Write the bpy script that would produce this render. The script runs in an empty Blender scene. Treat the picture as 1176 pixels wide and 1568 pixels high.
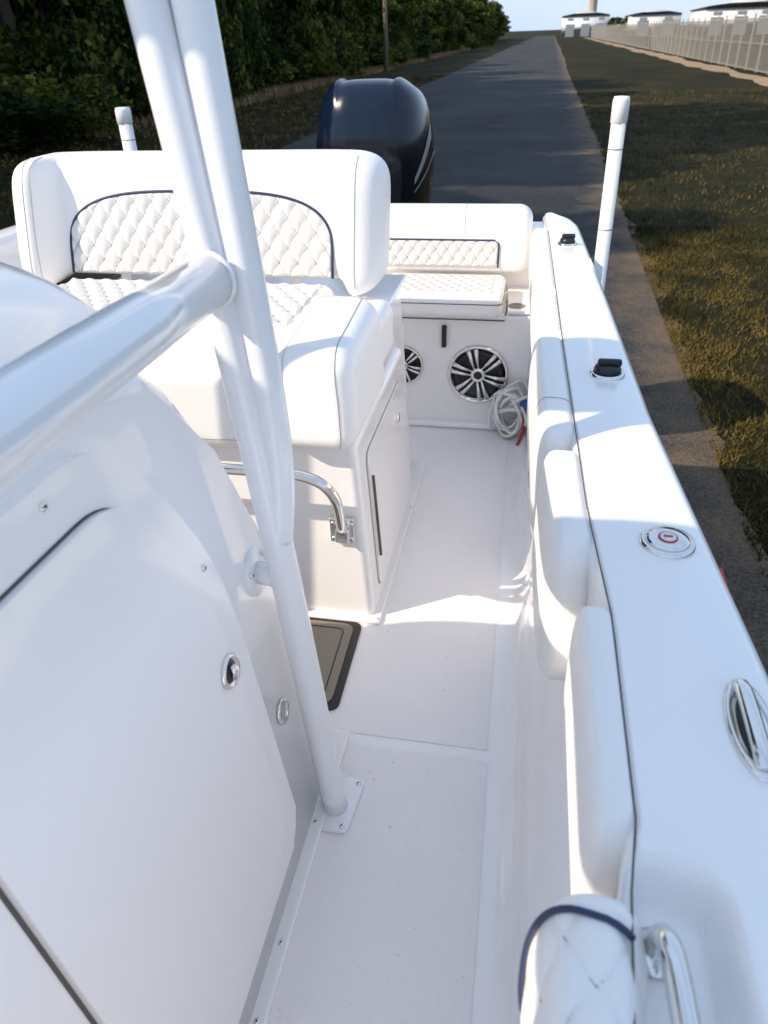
import bpy, bmesh, math, random
import numpy as np
from mathutils import Vector, Matrix
from mathutils.bvhtree import BVHTree
random.seed(7); rng=np.random.default_rng(7)
S=bpy.context.scene; COL=S.collection
# ------------------------------------------------------------------ materials
def newmat(name):
    m=bpy.data.materials.new(name); m.use_nodes=True
    return m,m.node_tree,m.node_tree.nodes['Principled BSDF']
def mat(name,col,rough=.4,metal=0,coat=0,var=.03,vscale=3,bump=0,bscale=200,spec=.5,rvar=.02):
    m,nt,b=newmat(name)
    b.inputs['Metallic'].default_value=metal
    b.inputs['Coat Weight'].default_value=coat; b.inputs['Coat Roughness'].default_value=.06
    b.inputs['Specular IOR Level'].default_value=spec
    tc=nt.nodes.new('ShaderNodeTexCoord')
    n=nt.nodes.new('ShaderNodeTexNoise'); n.inputs['Scale'].default_value=vscale; n.inputs['Detail'].default_value=6
    nt.links.new(tc.outputs['Object'],n.inputs['Vector'])
    r=nt.nodes.new('ShaderNodeMix'); r.data_type='RGBA'
    r.inputs[6].default_value=(*[max(0,c*(1-var)) for c in col],1); r.inputs[7].default_value=(*[min(1,c*(1+var)) for c in col],1)
    nt.links.new(n.outputs['Fac'],r.inputs[0]); nt.links.new(r.outputs[2],b.inputs['Base Color'])
    mr=nt.nodes.new('ShaderNodeMapRange'); mr.inputs[3].default_value=max(.02,rough-rvar); mr.inputs[4].default_value=rough+rvar
    nt.links.new(n.outputs['Fac'],mr.inputs[0]); nt.links.new(mr.outputs[0],b.inputs['Roughness'])
    if bump:
        n2=nt.nodes.new('ShaderNodeTexNoise'); n2.inputs['Scale'].default_value=bscale; n2.inputs['Detail'].default_value=3
        nt.links.new(tc.outputs['Object'],n2.inputs['Vector'])
        bp=nt.nodes.new('ShaderNodeBump'); bp.inputs['Strength'].default_value=bump; bp.inputs['Distance'].default_value=.002
        nt.links.new(n2.outputs['Fac'],bp.inputs['Height']); nt.links.new(bp.outputs[0],b.inputs['Normal'])
    return m
GEL=mat('gelcoat_white',(.955,.925,.905),.22,coat=.6,var=.01,rvar=.01)
DECKM=mat('nonskid_white',(.965,.905,.885),.6,var=.03,vscale=4,bump=.9,bscale=320)
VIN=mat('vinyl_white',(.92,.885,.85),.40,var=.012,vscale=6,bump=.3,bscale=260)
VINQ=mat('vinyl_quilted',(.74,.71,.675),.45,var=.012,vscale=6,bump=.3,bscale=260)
POW=mat('powdercoat_white',(.93,.925,.93),.22,coat=.6,var=.006,rvar=.01)
STI=mat('stitch_grey',(.36,.33,.29),.7)
SEAMW=mat('stitch_light',(.55,.52,.48),.7)
NAVY=mat('navy_piping',(.02,.03,.09),.4)
CHR=mat('stainless_steel',(.78,.77,.75),.12,metal=1,rvar=.05)
BLK=mat('black_plastic',(.012,.012,.014),.35)
GAP=mat('dark_gap_rubber',(.10,.09,.08),.7)
COWL=mat('cowl_navy_gloss',(.004,.010,.026),.16,coat=.2,var=.1,spec=.35)
COWLB=mat('cowl_black',(.004,.006,.010),.2,coat=.2,spec=.35)
SILV=mat('silver_decal',(.5,.52,.55),.3,metal=.6)
TEAK=mat('footwell_mat_taupe',(.26,.22,.17),.7,bump=.4,bscale=120)
ROPE=mat('rope_white',(.88,.86,.82),.8,bump=.8,bscale=300)
REDM=mat('red_plastic',(.5,.03,.02),.4); BLUM=mat('blue_plastic',(.02,.12,.35),.4)
GALV=mat('galvanised_steel',(.4,.41,.42),.45,metal=.8)
RUB=mat('tyre_rubber',(.02,.02,.02),.8)
PVC=mat('pvc_white',(.80,.80,.78),.4)
RAILM=mat('rub_rail_grey',(.55,.57,.61),.35)
# ------------------------------------------------------------------ helpers
def empty(name,loc=(0,0,0)):
    e=bpy.data.objects.new(name,None); e.location=loc; e.empty_display_size=.1; COL.objects.link(e); return e
def par(o,p):
    if p:
        o.parent=p; o.matrix_parent_inverse=Matrix.Translation(-Vector(p.location))
def obj(name,verts,faces,m,parent=None,smooth=True,wn=False,fm=None):
    me=bpy.data.meshes.new(name); me.from_pydata([tuple(v) for v in verts],[],faces); 
    ms=m if isinstance(m,(list,tuple)) else [m]
    for q in ms: me.materials.append(q)
    if fm is not None: me.polygons.foreach_set('material_index',fm)
    me.polygons.foreach_set('use_smooth',[smooth]*len(me.polygons)); me.update()
    o=bpy.data.objects.new(name,me); COL.objects.link(o); par(o,parent)
    if wn:
        w=o.modifiers.new('wn','WEIGHTED_NORMAL'); w.keep_sharp=True
    return o
def frombm(name,bm,m,parent,wn=True):
    bmesh.ops.recalc_face_normals(bm,faces=bm.faces[:])
    me=bpy.data.meshes.new(name); bm.to_mesh(me); bm.free(); me.materials.append(m)
    me.polygons.foreach_set('use_smooth',[True]*len(me.polygons))
    o=bpy.data.objects.new(name,me); COL.objects.link(o); par(o,parent)
    if wn:
        w=o.modifiers.new('wn','WEIGHTED_NORMAL'); w.keep_sharp=True
    return o
def rbox(name,lo,hi,bev,m,parent,seg=3,fn=None,mtx=None):
    bm=bmesh.new(); bmesh.ops.create_cube(bm,size=1)
    for v in bm.verts:
        v.co=Vector([ (lo[i]+hi[i])/2+v.co[i]*(hi[i]-lo[i]) for i in range(3)])
        if fn: v.co=fn(v.co)
    if bev>0: bmesh.ops.bevel(bm,geom=bm.edges[:],offset=bev,segments=seg,profile=.5,affect='EDGES')
    if mtx: bmesh.ops.transform(bm,matrix=mtx,verts=bm.verts[:])
    return frombm(name,bm,m,parent)
def prism(name,pts,off,bev,m,parent,seg=3):
    bm=bmesh.new(); a=[bm.verts.new(p) for p in pts]; b=[bm.verts.new(Vector(p)+Vector(off)) for p in pts]
    n=len(pts); bm.faces.new(a); bm.faces.new(b[::-1])
    for i in range(n): bm.faces.new([a[i],b[i],b[(i+1)%n],a[(i+1)%n]])
    if bev>0: bmesh.ops.bevel(bm,geom=[e for e in bm.edges],offset=bev,segments=seg,profile=.5,affect='EDGES')
    return frombm(name,bm,m,parent)
def smoothpts(pts,n=8,closed=False):
    P=[Vector(p) for p in pts]; out=[]; N=len(P)
    for i in range(N if closed else N-1):
        if closed: p0,p1,p2,p3=P[(i-1)%N],P[i],P[(i+1)%N],P[(i+2)%N]
        else: p0,p1,p2,p3=P[max(i-1,0)],P[i],P[i+1],P[min(i+2,N-1)]
        for k in range(n):
            t=k/n
            out.append(.5*((2*p1)+(p2-p0)*t+(2*p0-5*p1+4*p2-p3)*t*t+(3*p1-p0-3*p2+p3)*t**3))
    if not closed: out.append(P[-1])
    return out
def tubegeo(pts,r,sides=12,closed=False,r2=None,flat=1.0,V=None,F=None):
    pts=[Vector(p) for p in pts]; N=len(pts)
    if V is None: V=[];F=[]
    b0=len(V); up=Vector((0,0,1)); prev=None
    for i,p in enumerate(pts):
        if closed: t=pts[(i+1)%N]-pts[i-1]
        else: t=pts[min(i+1,N-1)]-pts[max(i-1,0)]
        t.normalize()
        if prev is None:
            a=t.cross(up); 
            if a.length<.1: a=t.cross(Vector((0,1,0)))
        else: a=prev-t*prev.dot(t)
        a.normalize(); prev=a; b=t.cross(a)
        rr=r if r2 is None else r+(r2-r)*i/(N-1)
        for k in range(sides):
            w=2*math.pi*k/sides; V.append(p+a*math.cos(w)*rr*flat+b*math.sin(w)*rr)
    for i in range(N if closed else N-1):
        j=(i+1)%N
        for k in range(sides):
            F.append((b0+i*sides+k,b0+i*sides+(k+1)%sides,b0+j*sides+(k+1)%sides,b0+j*sides+k))
    if not closed:
        F.append(tuple(b0+k for k in range(sides))[::-1]); F.append(tuple(b0+(N-1)*sides+k for k in range(sides)))
    return V,F
def tube(name,pts,r,m,parent,sides=12,closed=False,r2=None,flat=1.0):
    V,F=tubegeo(pts,r,sides,closed,r2,flat)
    return obj(name,V,F,m,parent)
def loft(name,rings,m,parent,closed=True,cap=True,fm=None,wn=False):
    n=len(rings[0]); V=[p for r in rings for p in r]; F=[]
    for i in range(len(rings)-1):
        for k in range(n if closed else n-1):
            F.append((i*n+k,i*n+(k+1)%n,(i+1)*n+(k+1)%n,(i+1)*n+k))
    if cap and closed:
        F.append(tuple(range(n))[::-1]); F.append(tuple((len(rings)-1)*n+k for k in range(n)))
    o=obj(name,V,F,m,parent,wn=wn)
    if closed:
        bm=bmesh.new(); bm.from_mesh(o.data); bmesh.ops.recalc_face_normals(bm,faces=bm.faces[:]); bm.to_mesh(o.data); bm.free()
    return o
def lathe(name,c,axis,prof,m,parent,sides=32,sx=1.0):
    ax=Vector(axis).normalized()
    if abs(ax.z)<.9: a=(Vector((0,0,1))-ax*ax.z).normalized()
    else: a=Vector((0,1,0))
    b=ax.cross(a); c=Vector(c)
    rings=[[c+a*math.cos(2*math.pi*k/sides)*r+b*math.sin(2*math.pi*k/sides)*r*sx+ax*h for k in range(sides)] for r,h in prof]
    return loft(name,rings,m,parent,cap=True)
def tab(T):
    xs=[t[0] for t in T]; ys=[t[1] for t in T]
    return lambda y: float(np.interp(y,xs,ys))
def sm(x,a,b):
    t=min(1,max(0,(x-a)/(b-a))); return t*t*(3-2*t)
def se(w,n):
    c,s=math.cos(w),math.sin(w)
    return (math.copysign(abs(c)**(2/n),c),math.copysign(abs(s)**(2/n),s))
def seamon(target,pts,parent,name='stitch',m=None,r=.0014,n=10):
    me=target.data; T=BVHTree.FromPolygons([v.co.copy() for v in me.vertices],[tuple(p.vertices) for p in me.polygons])
    out=[]
    for p in smoothpts(pts,n):
        q,nn,_,_=T.find_nearest(p); out.append(q+nn*r*.3)
    return tube(name,out,r,m or SEAMW,parent,6)
XC=-1.09
screwprof=[(.0005,.004),(.004,.004),(.006,.002),(.0062,0),(.0062,-.002)]
def screw(c,axis,parent,name='screw'):
    lathe(name,c,axis,screwprof,CHR,parent,12)
    lathe(name+'_slot',Vector(c)+Vector(axis).normalized()*.0042,axis,[(.0002,.0006),(.002,.0006),(.002,0)],BLK,parent,6)
# ------------------------------------------------------------------ hull + gunwale
boat=empty('fishing_boat',(XC,1,0))
xin_t=[(-4,.15),(-1,.15),(0,.118),(.3,.12),(.42,.128),(.5,.139),(.81,.136),(1.09,.113),(1.89,.082),(3.28,.036),(3.6,.02)]
xout_t=[(-4,.43),(-1,.43),(0,.385),(.3,.368),(.77,.333),(1.5,.271),(2.3,.232),(3.1,.188),(3.3,.176),(3.42,.15),(3.5,.10)]
xf_t=[(-4,.10),(0,.08),(.84,.066),(2.8,.03),(3.3,.02)]
xin=tab(xin_t);xout=tab(xout_t);xf=tab(xf_t)
bowf=lambda y: 1 if y>-1 else max(.03,1-((-1-y)/3.0)**2)
GZ=.82
def ztop(s,x,y):
    z=GZ+.007*(1-(2*s-1)**2)
    rr=max(0,x-.15)
    d=sm(x,xin(y)+.002,xin(y)+.014)*(1-sm(x,.203,.226))*(1-sm(y+6*rr*rr,.435,.468))*sm(y,-.35,-.30)
    lip=math.exp(-((x-.234)/.012)**2)*(1-sm(y,.40,.46))*.005+math.exp(-((y+6*rr*rr-.478)/.012)**2)*(1-sm(x,.21,.235))*.005
    return z-.050*d+lip
def prof(y):
    a,b,f=xin(y),xout(y),xf(y); P=[]
    P+=[(XC,0),(f-.12,0),(f-.07,0),(f-.045,.004),(f-.02,.014),(f-.004,.032),(f+.004,.06),(f+.01,.12),(f+.02,.3),(a-.01,.48),(a+.005,.60),(a+.002,.74),(a-.002,.79),(a+.001,.808)]
    N=48
    for i in range(N+1):
        s=i/N; e=.008
        x=a+e+(b-.022-a-e)*s; P.append((x,ztop(s,x,y)-(.004 if i==0 else 0)))
    P+=[(b-.010,GZ-.006),(b-.003,GZ-.016),(b,GZ-.03),(b+.002,GZ-.08)]
    return P
ys=sorted(set([round(v,3) for v in np.arange(-.4,.6,.008)]+[round(v,3) for v in np.arange(.6,3.52,.06)]+[3.5]+[round(v,3) for v in np.arange(-4,-.4,.2)]))
for side,nm in ((1,'starboard'),(-1,'port')):
    R=[]
    for y in ys:
        k=bowf(y); ring=[]
        for x,z in prof(y):
            X=XC+(x-XC)*k
            if side<0: X=2*XC-X
            ring.append((X,y,z))
        R.append(ring)
    loft('liner_and_gunwale_'+nm,R,GEL,boat,closed=False)
    R=[]
    for y in ys[::3]+[ys[-1]]:
        k=bowf(y); b=xout(y)
        P=[(b+.002,GZ-.08),(b+.018,GZ-.083),(b+.026,GZ-.095),(b+.026,GZ-.112),(b+.018,GZ-.122),(b,GZ-.126)]
        R.append([((XC+(x-XC)*k) if side>0 else 2*XC-(XC+(x-XC)*k),y,z) for x,z in P])
    loft('rub_rail_'+nm,R,RAILM,boat,closed=False)
    R=[]
    for y in ys[::3]+[ys[-1]]:
        k=bowf(y); b=xout(y)
        P=[(b,GZ-.126),(b-.01,.45),(b-.05,.1),(b-.10,-.12),(b-.16,-.16),(b-.6,-.38),(XC,-.58)]
        R.append([((XC+(x-XC)*k) if side>0 else 2*XC-(XC+(x-XC)*k),y,z) for x,z in P])
    loft('hull_side_'+nm,R,GEL,boat,closed=False)
rbox('transom_wall',(-2.27,3.38,-.5),(.09,3.52,.79),.03,GEL,boat)
def sheet(name,outline,z,m,parent):
    return obj(name,[(x,y,z) for x,y in outline],[tuple(range(len(outline)))],m,parent,smooth=False)
sheet('nonskid_panel_fore',[(-2.0,-.9),(.0,-.9),(.0,.3),(-.012,1.0),(-.018,1.205),(-2.0,1.205)],.0012,DECKM,boat)
sheet('nonskid_panel_aft',[(-2.0,1.24),(-.02,1.24),(-.035,2.2),(-.055,2.98),(-2.0,2.98)],.0012,DECKM,boat)
V=[];F=[]
for i in range(420):
    x=random.uniform(-.36,.05); y=.35+2.55*random.random()**1.2; r=random.uniform(.0003,.0009)*(2.2 if random.random()<.05 else 1); b=len(V); q=.4+.6*random.random()
    V+=[(x-r,y-r*q,.0034),(x+r*q,y-r*.6,.0034),(x+r*.7,y+r,.0034),(x-r*.5,y+r*.8*q,.0034)]; F.append((b,b+1,b+2,b+3))
obj('grit_specks',V,F,GAP,boat,smooth=False)
def cap(name,x,y,r,knob):
    e=empty(name,(x,y,GZ))
    z=GZ+.007
    lathe('flange',(x,y,z),(0,0,1),[(r,-.004),(r,.001),(r*.94,.006),(r*.8,.007),(r*.76,.004)],CHR,e,40)
    if knob:
        lathe('cover',(x,y,z),(0,0,1),[(r*.78,.004),(r*.76,.014),(r*.68,.02),(r*.5,.023),(.001,.024)],BLK,e,32)
        rbox('pull_tab',(x-r*.6,y-r*.2,z+.018),(x+r*.75,y+r*.2,z+.036),.006,BLK,e)
    else:
        lathe('lid',(x,y,z),(0,0,1),[(r*.78,.003),(r*.76,.009),(r*.5,.010),(.001,.010)],CHR,e,40)
        lathe('emblem_red',(x,y,z),(0,0,1),[(r*.36,.0100),(r*.35,.0112),(.001,.0113)],REDM,e,32)
        lathe('emblem_white',(x,y,z),(0,0,1),[(r*.29,.0112),(r*.28,.0122),(.001,.0123)],PVC,e,32)
        rbox('emblem_mark',(x-r*.16,y-r*.06,z+.012),(x+r*.16,y+r*.06,z+.0132),0,REDM,e)
cap('rod_holder_cover',.117,2.93,.036,True)
cap('rod_holder_cover',.186,1.675,.040,True)
cap('fuel_fill_cap',.236,.998,.042,False)
cl=empty('pop_up_cleat',(.283,.638,GZ))
lathe('bezel',(.283,.638,GZ+.006),(0,0,1),[(.075,-.004),(.075,.001),(.07,.006),(.06,.007),(.055,.002),(.05,.0015),(.001,.0015)],CHR,cl,48,sx=.36)
lathe('well',(.283,.638,GZ+.0085),(0,0,1),[(.048,0),(.047,.0008),(.001,.0008)],BLK,cl,32,sx=.28)
tube('horn',smoothpts([(.283,.575,GZ+.012),(.283,.60,GZ+.018),(.283,.675,GZ+.018),(.283,.70,GZ+.012)],5),.008,CHR,cl,flat=1.3)
gr=empty('grab_rail',(.16,.3,GZ))
zb=GZ-.044
tube('rail',smoothpts([(.160,.392,zb),(.160,.392,GZ-.02),(.161,.384,GZ-.003),(.164,.355,GZ+.008),(.168,.25,GZ+.010),(.17,.0,GZ+.010),(.17,-.12,GZ+.0),(.17,-.15,zb)],6),.0115,CHR,gr,16)
lathe('foot',(.160,.392,zb),(0,0,1),[(.023,0),(.023,.003),(.016,.006),(.0115,.008)],CHR,gr,28)
rbox('side_marker',(.309,.90,GZ-.016),(.314,.965,GZ-.008),.001,REDM,boat)
# ------------------------------------------------------------------ coaming bolsters
QP,QA=.082,.070
def padpt(y,w,y0,y1,wx,zc,hz,dx,endr,n,pleat=0,quilt=0):
    d=min(y-y0,y1-y)
    e=math.sqrt(max(0,1-(1-min(1,d/endr))**2)); e=max(e,.02)
    cx,sz=se(w,n); g=1.0
    if pleat: g-=.10*pleat*(abs(math.sin(math.pi*y/.035))<.35)
    o=0
    if quilt:
        arc=(w-math.pi/2)*.075
        q=abs(math.sin(math.pi*(y/QP+arc/QA)))*abs(math.sin(math.pi*(y/QP-arc/QA)))
        o=quilt*(q**.4-1)*sm(d,.02,.05)
    nn=Vector((cx,sz,0)).normalized()
    return Vector((xin(y)+dx+cx*wx*g*(.3+.7*e)+nn.x*o,y,zc+sz*hz*(.55+.45*e)*(1+.25*(g-1))+nn.y*o))
def bolster(name,y0,y1,wx,zc,hz,dx,parent,pleat=0,quilt=0,nst=60,endr=.06,n=3.2):
    R=[]; K=48 if not quilt else 120
    ts=[ .5-.5*math.cos(math.pi*i/nst) for i in range(nst+1)]
    if pleat or quilt: ts=sorted(set(ts+list(np.linspace(0,1,int((y1-y0)/.004)))))
    for t in ts:
        y=y0+(y1-y0)*t
        R.append([padpt(y,2*math.pi*k/K,y0,y1,wx,zc,hz,dx,endr,n,pleat,quilt) for k in range(K)])
    o=loft(name,R,VIN,parent)
    if quilt:
        V=[];F=[]
        for sg in (1,-1):
            for k in range(-12,12):
                seg=[]
                for i in range(80):
                    w=math.pi*.42+math.pi*.95*i/79; arc=(w-math.pi/2)*.075; y=(k-sg*arc/QA)*QP
                    if y0+.05<y<y1-.05: seg.append(padpt(y,w,y0,y1,wx,zc,hz,dx,endr,n,pleat,quilt))
                if len(seg)>4: tubegeo(seg,.0010,5,V=V,F=F)
        obj(name+'_stitching',V,F,STI,parent)
    return o
bl=empty('coaming_bolster',(.08,1.5,.7))
bolster('pad_aft',2.352,3.26,.038,.705,.115,-.018,bl,n=4,endr=.04)
bolster('pad_pleated',1.975,2.346,.038,.705,.115,-.017,bl,pleat=1,endr=.02,n=4)
bolster('pad_mid',1.345,1.968,.044,.685,.14,-.025,bl,endr=.05,n=4)
bolster('pad_mid_fore',.96,1.339,.042,.665,.158,-.021,bl,endr=.06,n=4)
bolster('pad_fore',.475,.86,.030,.715,.108,-.010,bl,endr=.04,n=4)
bolster('pad_quilted',-.6,.425,.056,.705,.13,-.024,bl,quilt=.007,endr=.035,n=2.6)
def piping(y,wx,zc,hz,dx,name,m=NAVY,r=.004,n=4):
    P=[]
    for k in range(25):
        w=math.pi*.35+math.pi*1.0*k/24; cx,sz=se(w,n)
        P.append((xin(y)+dx+cx*(wx+.001),y+.02*math.sin(math.pi*k/24),zc+sz*(hz+.001)))
    tube(name,P,r,m,bl,8)
piping(.375,.056,.705,.13,-.024,'navy_piping',n=2.6,r=.0034)
piping(1.52,.044,.685,.14,-.025,'stitch_b',SEAMW,.0010)
piping(2.60,.038,.705,.115,-.018,'stitch_c',SEAMW,.0010)
tube('seam_line',[(xin(y)+.007,y,GZ+.001) for y in np.arange(-.3,3.2,.04)],.0012,GAP,bl,6)
# ------------------------------------------------------------------ centre console
con=empty('centre_console',(XC,.5,0))
def sx(z): return -.395-.12*z
pr=[(-.5,0),(1.2,0),(1.19,.3),(1.13,.72),(1.03,.92),(.965,1.06),(.90,1.12),(.55,1.17),(-.2,1.17),(-.5,.9)]
bm=bmesh.new()
A=[bm.verts.new((sx(z),y,z)) for y,z in pr]; B=[bm.verts.new((2*XC-sx(z),y,z)) for y,z in pr]
n=len(pr)
bm.faces.new(A); bm.faces.new(B[::-1])
for i in range(n): bm.faces.new([A[i],B[i],B[(i+1)%n],A[(i+1)%n]])
bmesh.ops.bevel(bm,geom=[e for e in bm.edges if not(abs(e.verts[0].co.z)<1e-5 and abs(e.verts[1].co.z)<1e-5)],offset=.035,segments=5,profile=.5,affect='EDGES')
frombm('console_body',bm,GEL,con)
nrm=Vector((1,0,.12)).normalized()
def onside(y,z,o=0): return Vector((sx(z),y,z))+nrm*o
def panel(name,out,o0,th,bev,m):
    return prism(name,[onside(y,z,o0) for y,z in out],nrm*th,bev,m,con,seg=4)
def roundpoly(P,rad,n=6):
    out=[];N=len(P)
    for i in range(N):
        p0,p1,p2=[Vector((*P[(i+k)%N],0)) for k in (-1,0,1)]
        r=rad[i] if isinstance(rad,(list,tuple)) else rad
        a=p1+(p0-p1).normalized()*r; b=p1+(p2-p1).normalized()*r
        for k in range(n+1):
            t=k/n; q=a*(1-t)**2+p1*2*t*(1-t)+b*t*t; out.append((q.x,q.y))
    return out
panel('door_frame',roundpoly([(.20,.10),(.90,.10),(.915,.78),(.74,1.095),(.20,1.105)],[.05,.07,.16,.10,.05],8),-.004,.020,.010,GEL)
panel('door_gap',roundpoly([(.328,.16),(.80,.16),(.80,.76),(.725,1.026),(.328,1.039)],[.06,.08,.12,.09,.07],8),.006,.0110,0,GAP)
panel('door',roundpoly([(.334,.155),(.835,.155),(.84,.78),(.728,1.0215),(.334,1.0345)],[.06,.08,.14,.09,.07],8),.010,.018,.008,GEL)
def lat(name,y,z,r,key,o):
    c=onside(y,z,o)
    lathe(name,c,nrm,[(r,0),(r,.004),(r*.88,.008),(r*.76,.006),(r*.72,.003),(.001,.003)],CHR,con,32)
    if key:
        lathe(name+'_cup',c,nrm,[(r*.66,.0035),(r*.62,.0045),(.001,.0045)],BLK,con,24)
        tube(name+'_lever',[c+nrm*.006+Vector((0,-.0,-r*.5)),c+nrm*.010,c+nrm*.008+Vector((0,.0,r*.45))],.006,CHR,con,10)
lat('door_latch',.815,.622,.030,True,.028)
lat('inspection_disc',.985,.345,.027,False,.001)
for y,z,o in ((.60,1.075,.016),(.86,.80,.016),(.50,.06,.001)): screw(onside(y,z,o),nrm,con)
rbox('console_kick_flange',(-.43,-.4,.0),(-.368,1.235,.014),.006,GEL,con)
screw((-.382,.70,.014),(0,0,1),con); screw((-.384,.56,.014),(0,0,1),con)
R=[]
for i in range(31):
    s=-1+2*i/30; x=XC+s*.54; e=max(.05,(1-abs(s)**6)**.5)
    P=[(.50,1.14),(.91,1.10),(.935,1.10+.08*e),(.92,1.10+.15*e),(.84,1.10+.20*e),(.70,1.10+.22*e),(.5,1.10+.19*e),(.42,1.12)]
    R.append(smoothpts([(x,a,b) for a,b in P],4,closed=True))
loft('dash_hood',R,GEL,con)
wh=empty('steering_wheel',(-.95,1.2,1.01))
ax=Vector((0,.75,.66)).normalized(); a1=Vector((1,0,0)); a2=ax.cross(a1)
c=Vector((-.95,1.2,1.0))
tube('rim',[c+a1*math.cos(w)*.19+a2*math.sin(w)*.19 for w in np.linspace(0,2*math.pi,49)[:-1]],.014,BLK,wh,12,closed=True)
for k in range(5):
    w=math.pi/2+k*2*math.pi/5; tube('spoke_%d'%k,[c+ax*-.03,c+(a1*math.cos(w)+a2*math.sin(w))*.185],.007,CHR,wh,8)
lathe('hub',c-ax*.04,ax,[(.03,0),(.035,.02),(.03,.03),(.001,.034)],CHR,wh)
tube('column',[c-ax*.04,c-ax*.22],.03,BLK,wh)
# ------------------------------------------------------------------ T-top frame
tt=empty('t_top_frame',(-.4,1,0))
def L(a,b,t): return Vector(a)*(1-t)+Vector(b)*t
A0=Vector((-.352,1.018,.005)); A1=Vector((-.432,1.04,.907)); A2=Vector((-.503,1.055,1.546)); A3=A2+(A2-A1)*.92
tube('leg_main',smoothpts([A0,A1,A2,A3],10),.0285,POW,tt,24)
B0=Vector((-.415,1.036,.74)); B1=Vector((-.403,1.050,.96)); B2=Vector((-.447,1.066,1.545)); B3=B2+(B2-B1)*1.0
tube('leg_brace',smoothpts([B0,B1,B2,B3],10),.0275,POW,tt,24)
C0=Vector((-.466,1.045,1.205)); C1=Vector((-.415,.473,1.244)); C2=Vector((-.378,.05,1.272))
tube('side_rail',[C0,L(C0,C1,.5),C1,C2,C2+Vector((.02,-.4,.02))],.038,POW,tt,28)
tube('weld_bead',[C0+(C1-C0).normalized()*.026+Vector((math.cos(w)*.0395,0,math.sin(w)*.0395)) for w in np.linspace(0,2*math.pi,33)[:-1]],.0045,POW,tt,8,closed=True)
tube('leg_fore',[C2+Vector((0,-.1,0)),Vector((-.352,-.12,.005))],.0285,POW,tt,20)
mir=lambda p: Vector((2*XC-p.x,p.y,p.z))
A3=Vector((A3.x,A3.y,2.10))
tube('top_rail_starboard',[A3+Vector((0,-2.6,0)),A3+Vector((0,.1,0))],.025,POW,tt,16)
tube('top_rail_port',[mir(A3)+Vector((0,-2.6,0)),mir(A3)+Vector((0,.1,0))],.025,POW,tt,16)
tube('leg_port',[mir(A0),mir(A1),mir(A2),mir(A3)],.0285,POW,tt,16)
tube('top_cross',[A3,mir(A3)],.022,POW,tt,16)
tube('top_cross_fore',[A3+Vector((0,-2.5,0)),mir(A3)+Vector((0,-2.5,0))],.022,POW,tt,16)
rbox('canopy_shade_panel',(-1.42,-1.5,2.10),(-.90,.23,2.13),.012,PVC,tt)  # unseen narrow canopy stand-in, sized to cast shade on the near gunwale
rbox('added_shade_slab',(-1.42,.64,2.10),(-.92,1.09,2.13),.012,PVC,tt)  # unseen slab added to cast the second shade band across the gunwale
prism('base_plate',[(x,y,.003) for x,y in roundpoly([(-.398,.955),(-.312,.955),(-.298,1.10),(-.384,1.10)],.015,4)],(0,0,.008),.002,POW,tt)
for x,y in ((-.386,.969),(-.325,.969),(-.312,1.086)): screw((x,y,.0112),(0,0,1),tt)
so=onside(1.045,.655,0)
lathe('standoff_flange',so,nrm,[(.048,-.01),(.048,.004),(.044,.008),(.03,.009)],POW,tt,32)
tube('standoff_tube',[so,Vector((-.408,1.035,.655))],.022,POW,tt,16)
for k in range(3):
    w=2.1*k+.6; screw(so+nrm*.008+Vector((0,math.cos(w)*.038,math.sin(w)*.038)),nrm,tt)
# ------------------------------------------------------------------ helm seat / leaning post
hs=empty('helm_seat',(XC,2.1,0))
def tap(v):
    k=.03*v.z/.6
    return Vector((v.x-k if v.x>XC else v.x+k, v.y, v.z))
rbox('seat_base',(2*XC+.392,1.675,0),(-.392,2.42,.60),.025,GEL,hs,4,tap)
rbox('seat_base_flange',(2*XC+.375,1.652,0),(-.372,2.66,.014),.006,GEL,hs)
rbox('rear_cabinet',(2*XC+.43,2.40,0),(-.43,2.66,.75),.02,GEL,hs,4,tap)
rbox('cabinet_counter',(2*XC+.445,2.30,.757),(-.445,2.665,.775),.007,GEL,hs)
tube('counter_blue_line',[(x,2.302,.7765) for x in (-1.7,-.6,-.5)],.003,BLUM,hs,6)
prism('side_door_gap',[(-.3925-.05*z,y,z) for y,z in roundpoly([(1.764,.054),(2.306,.054),(2.306,.526),(1.764,.526)],.04,5)],(.002,0,.0001),0,STI,hs)
prism('side_door',[(-.3915-.05*z,y,z) for y,z in roundpoly([(1.767,.057),(2.303,.057),(2.303,.523),(1.767,.523)],.04,5)],(.006,0,.0003),.002,GEL,hs)
rbox('door_pull_slot',(-.409,1.79,.16),(-.399,1.80,.44),.002,GAP,hs,2,lambda v:Vector((v.x-.05*(v.z-.16)+.012,v.y,v.z)))
lathe('side_latch',(-.405,2.20,.43),(1,0,.05),[(.018,-.003),(.018,.004),(.012,.007),(.001,.007)],CHR,hs,20)
screw((-.380,1.665,.014),(0,0,1),hs); screw((-.380,2.30,.014),(0,0,1),hs)
def puff(name,lo,hi,bev,fn=None,seg=8): return rbox(name,lo,hi,bev,VIN,hs,seg,fn)
def wingf(v):
    if v.z>.8: v=Vector((v.x-(.02 if v.x>-.5 else 0),v.y+(.05 if v.y<1.8 else 0),v.z-(.035 if v.y<1.8 else 0)))
    return v
def wingfL(v):
    w=wingf(Vector((2*XC-v.x,v.y,v.z))); return Vector((2*XC-w.x,w.y,w.z))
wp=puff('wing_pad_starboard',(-.63,1.60,.60),(-.402,2.06,.885),.055,wingf)
puff('wing_pad_port',(2*XC+.402,1.60,.60),(2*XC+.63,2.06,.885),.055,wingfL)
fb=puff('front_bolster',(2*XC+.625,1.615,.575),(-.625,1.86,.83),.06)
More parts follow.
